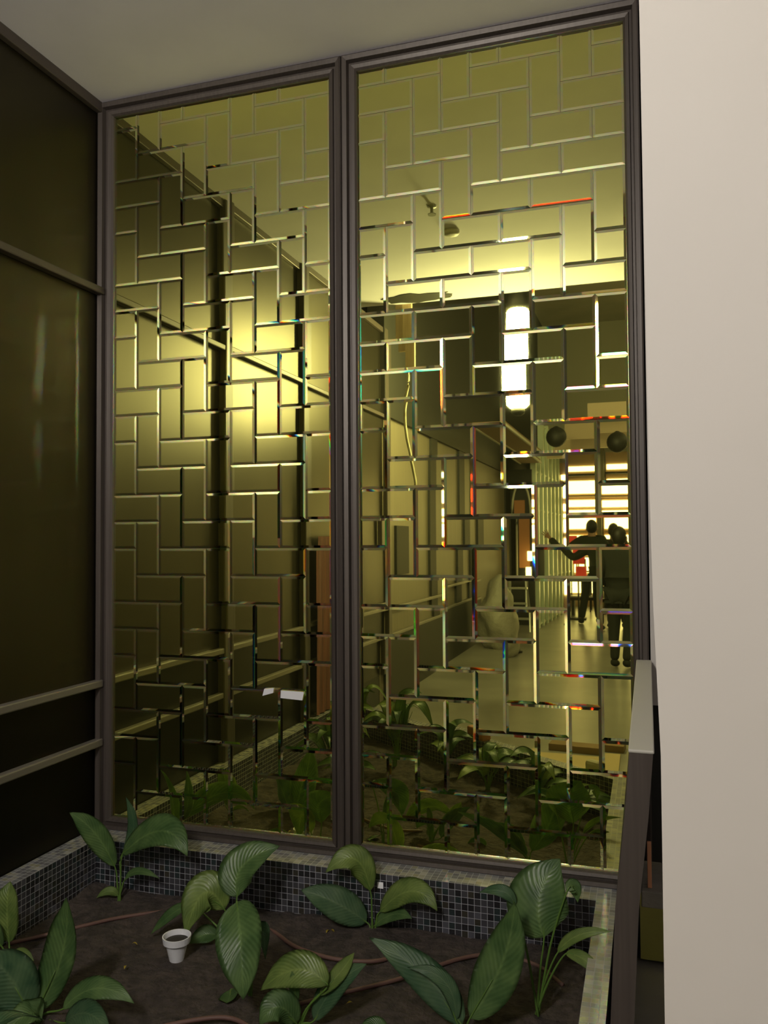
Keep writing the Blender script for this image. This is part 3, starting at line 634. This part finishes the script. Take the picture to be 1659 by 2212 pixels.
def person(loc, rz, label, arms, jacket, trousers, H=1.75, legs=None, hairlen=0, group=None):
    t = thing('person', label, 'person', loc, rz, group); s = H/1.75
    def S(v): return tuple(c*s for c in v)
    L = legs or {'l': [(.1, 0, .9), (.11, .02, .5), (.12, -.02, .09)], 'r': [(-.1, 0, .9), (-.11, .02, .5), (-.12, -.02, .09)]}
    J = {'pelvis': (S((0, 0, .95)), (.15*s, .1*s)), 'waist': (S((0, 0, 1.1)), (.13*s, .09*s)), 'chest': (S((0, 0, 1.31)), (.15*s, .095*s)),
         'neck': (S((0, 0, 1.48)), .058*s), 'head': (S((0, .012, 1.6)), (.078*s, .09*s)), 'crown': (S((0, 0, 1.71)), .07*s)}
    E = [('pelvis', 'waist'), ('waist', 'chest'), ('chest', 'neck'), ('neck', 'head'), ('head', 'crown')]
    for sd in 'lr':
        sg = 1 if sd == 'l' else -1; A = arms[sd]
        h, k_, f = L[sd]
        for nm, p, r, pr in (('hip', h, .088, 'pelvis'), ('knee', k_, .055, 'hip'+sd), ('ankle', f, .036, 'knee'+sd)): J[nm+sd] = (S(p), r*s); E.append((pr, nm+sd))
        J['toe'+sd] = (S((f[0]+.02*sg, f[1]+.15, .035)), .03*s); E.append(('ankle'+sd, 'toe'+sd))
        for nm, p, r, pr in (('sh', (sg*.18, 0, 1.41), .058, 'chest'), ('el', A[0], .042, 'sh'+sd), ('wr', A[1], .027, 'el'+sd)): J[nm+sd] = (S(p), r*s); E.append((pr, nm+sd))
        wr, el = Vector(A[1]), Vector(A[0]); d = (wr-el).normalized(); sdv = d.cross(Vector((0, 1, 0)));
        if sdv.length < .2: sdv = d.cross(Vector((0, 0, 1)))
        sdv.normalize()
        J['palm'+sd] = (S(wr+d*.06), .03*s); E.append(('wr'+sd, 'palm'+sd))
        for q, (o_, ln) in enumerate(((-.03, .075), (-.01, .088), (.01, .082), (.03, .065))):
            J['f%d%s' % (q, sd)] = (S(wr+d*(.085)+sdv*o_), .0095*s); J['g%d%s' % (q, sd)] = (S(wr+d*(.085+ln)+sdv*o_*1.9+Vector((0, -.012, 0))), .008*s)
            E += [('palm'+sd, 'f%d%s' % (q, sd)), ('f%d%s' % (q, sd), 'g%d%s' % (q, sd))]
        J['th'+sd] = (S(wr+d*.075-sdv*.065), .0095*s); E.append(('palm'+sd, 'th'+sd))
    body = skin_mesh('body', J, E, MT['skin'], t)
    # face, small as it is: nose and ears
    def sub(names, grow, edges, name, m, extra=None):
        JJ = {k: (J[k][0], tuple(x+grow*(1.5 if k == 'chest' else 1) for x in (J[k][1] if isinstance(J[k][1], tuple) else (J[k][1],)*2))) for k in names}
        if extra: JJ.update(extra)
        return skin_mesh(name, JJ, edges, m, t)
    ed = [e for e in E if all(x in ('pelvis', 'waist', 'chest', 'shl', 'shr', 'ell', 'elr', 'wrl', 'wrr') for x in e)]
    sub(['pelvis', 'waist', 'chest', 'shl', 'shr', 'ell', 'elr', 'wrl', 'wrr'], .036, ed+[('chest', 'collar'), ('pelvis', 'hem')], 'jacket', jacket, {'collar': (S((0, 0, 1.455)), (.095*s, .085*s)), 'hem': (S((0, 0, .84)), (.19*s, .14*s))})
    ed = [e for e in E if all(x in ('pelvis', 'hipl', 'hipr', 'kneel', 'kneer', 'anklel', 'ankler') for x in e)]
    sub(['pelvis', 'hipl', 'hipr', 'kneel', 'kneer', 'anklel', 'ankler'], .022, ed, 'trousers', trousers)
    for sd in 'lr':
        a, b = Vector(J['ankle'+sd][0]), Vector(J['toe'+sd][0]); bm = bmesh.new()
        h = Vector((a.x, a.y-.03, .05)); 
        lathe_pts = [(a.x, a.y, a.z), (a.x, a.y, .06), (b.x, b.y, .045), (b.x, b.y+.04, .035)]
        JJ = {'a': ((a.x, a.y, a.z+.03), (.05, .05)), 'b': ((a.x, a.y-.01, .055), (.055, .05)), 'c': ((b.x, b.y, .045), (.055, .042)), 'd': ((b.x, b.y+.05, .035), (.035, .03))}
        skin_mesh('shoe', JJ, [('a', 'b'), ('b', 'c'), ('c', 'd')], MT['cloth'], t)
    hp = J['head'][0]
    bm = bmesh.new(); bmesh.ops.create_uvsphere(bm, u_segments=20, v_segments=14, radius=1)
    for v in bm.verts:
        front = max(0, v.co.y)*max(0, .55-v.co.z)          # leave the face free
        v.co = Vector((v.co.x*.092*s, v.co.y*.108*s-.018*s-front*.09*s, v.co.z*(.12*s+(hairlen if v.co.z < 0 else 0))+hp[2]+.035*s))
    obj('hair', bm, MT['hair'], t, smooth=True)
    for sx in (-1, 1):
        bm = bmesh.new(); bmesh.ops.create_uvsphere(bm, u_segments=8, v_segments=6, radius=1, matrix=Matrix.Translation((sx*.088*s, .01, hp[2]-.005))@Matrix.Diagonal((.012, .02, .032, 1))); obj('ear', bm, MT['skin'], t, smooth=True)
    bm = bmesh.new(); bmesh.ops.create_cone(bm, segments=8, radius1=.02, radius2=.006, depth=.05, cap_ends=True, matrix=Matrix.Translation((0, .105*s, hp[2]-.01))@Matrix.Rotation(-.9, 4, 'X')); obj('nose', bm, MT['skin'], t, smooth=True)
    return t
down = {'l': [(.27, -.02, 1.13), (.3, .06, .87)], 'r': [(-.27, -.02, 1.13), (-.3, .06, .87)]}
# facing +y of the person's own frame; the world -Y lies away from the mirror
person((-.9, -11.75, 0), PI, 'person in dark clothes seen from behind with the left arm raised sideways', {'l': [(.27, -.02, 1.13), (.25, .12, .9)], 'r': [(-.0, 0, 0), (0, 0, 0)]} if False else
       {'r': [(-.27, .02, 1.15), (-.2, .2, 1.05)], 'l': [(.43, -.02, 1.24), (.66, .04, 1.5)]}, MT['clothg'], MT['cloth'], 1.86,
       {'l': [(.1, 0, .9), (.13, .06, .5), (.19, -.02, .09)], 'r': [(-.09, 0, .9), (-.06, 0, .5), (-.08, .06, .09)]}, 0, 'people reflected in the right mirror')
person((-.55, -12.3, 0), PI, 'person in dark brown standing right beside the one with the raised arm', {'l': [(.27, .02, 1.15), (.16, .26, 1.25)], 'r': [(-.27, .02, 1.15), (-.16, .26, 1.25)]}, MT['clothb'], MT['cloth'], 1.8, None, .03, 'people reflected in the right mirror')
person((-.31, -7.36, 0), PI+.2, 'person in black nearest the mirror, half cut by the mirror frame', {'l': [(.29, .0, 1.12), (.2, .22, 1.02)], 'r': [(-.29, .0, 1.12), (-.2, .22, 1.02)]}, MT['cloth'], MT['cloth'], 1.7,
       {'l': [(.1, 0, .9), (.12, .03, .5), (.13, -.02, .09)], 'r': [(-.1, 0, .9), (-.06, .06, .5), (-.02, -.03, .09)]}, .02, 'people reflected in the right mirror')
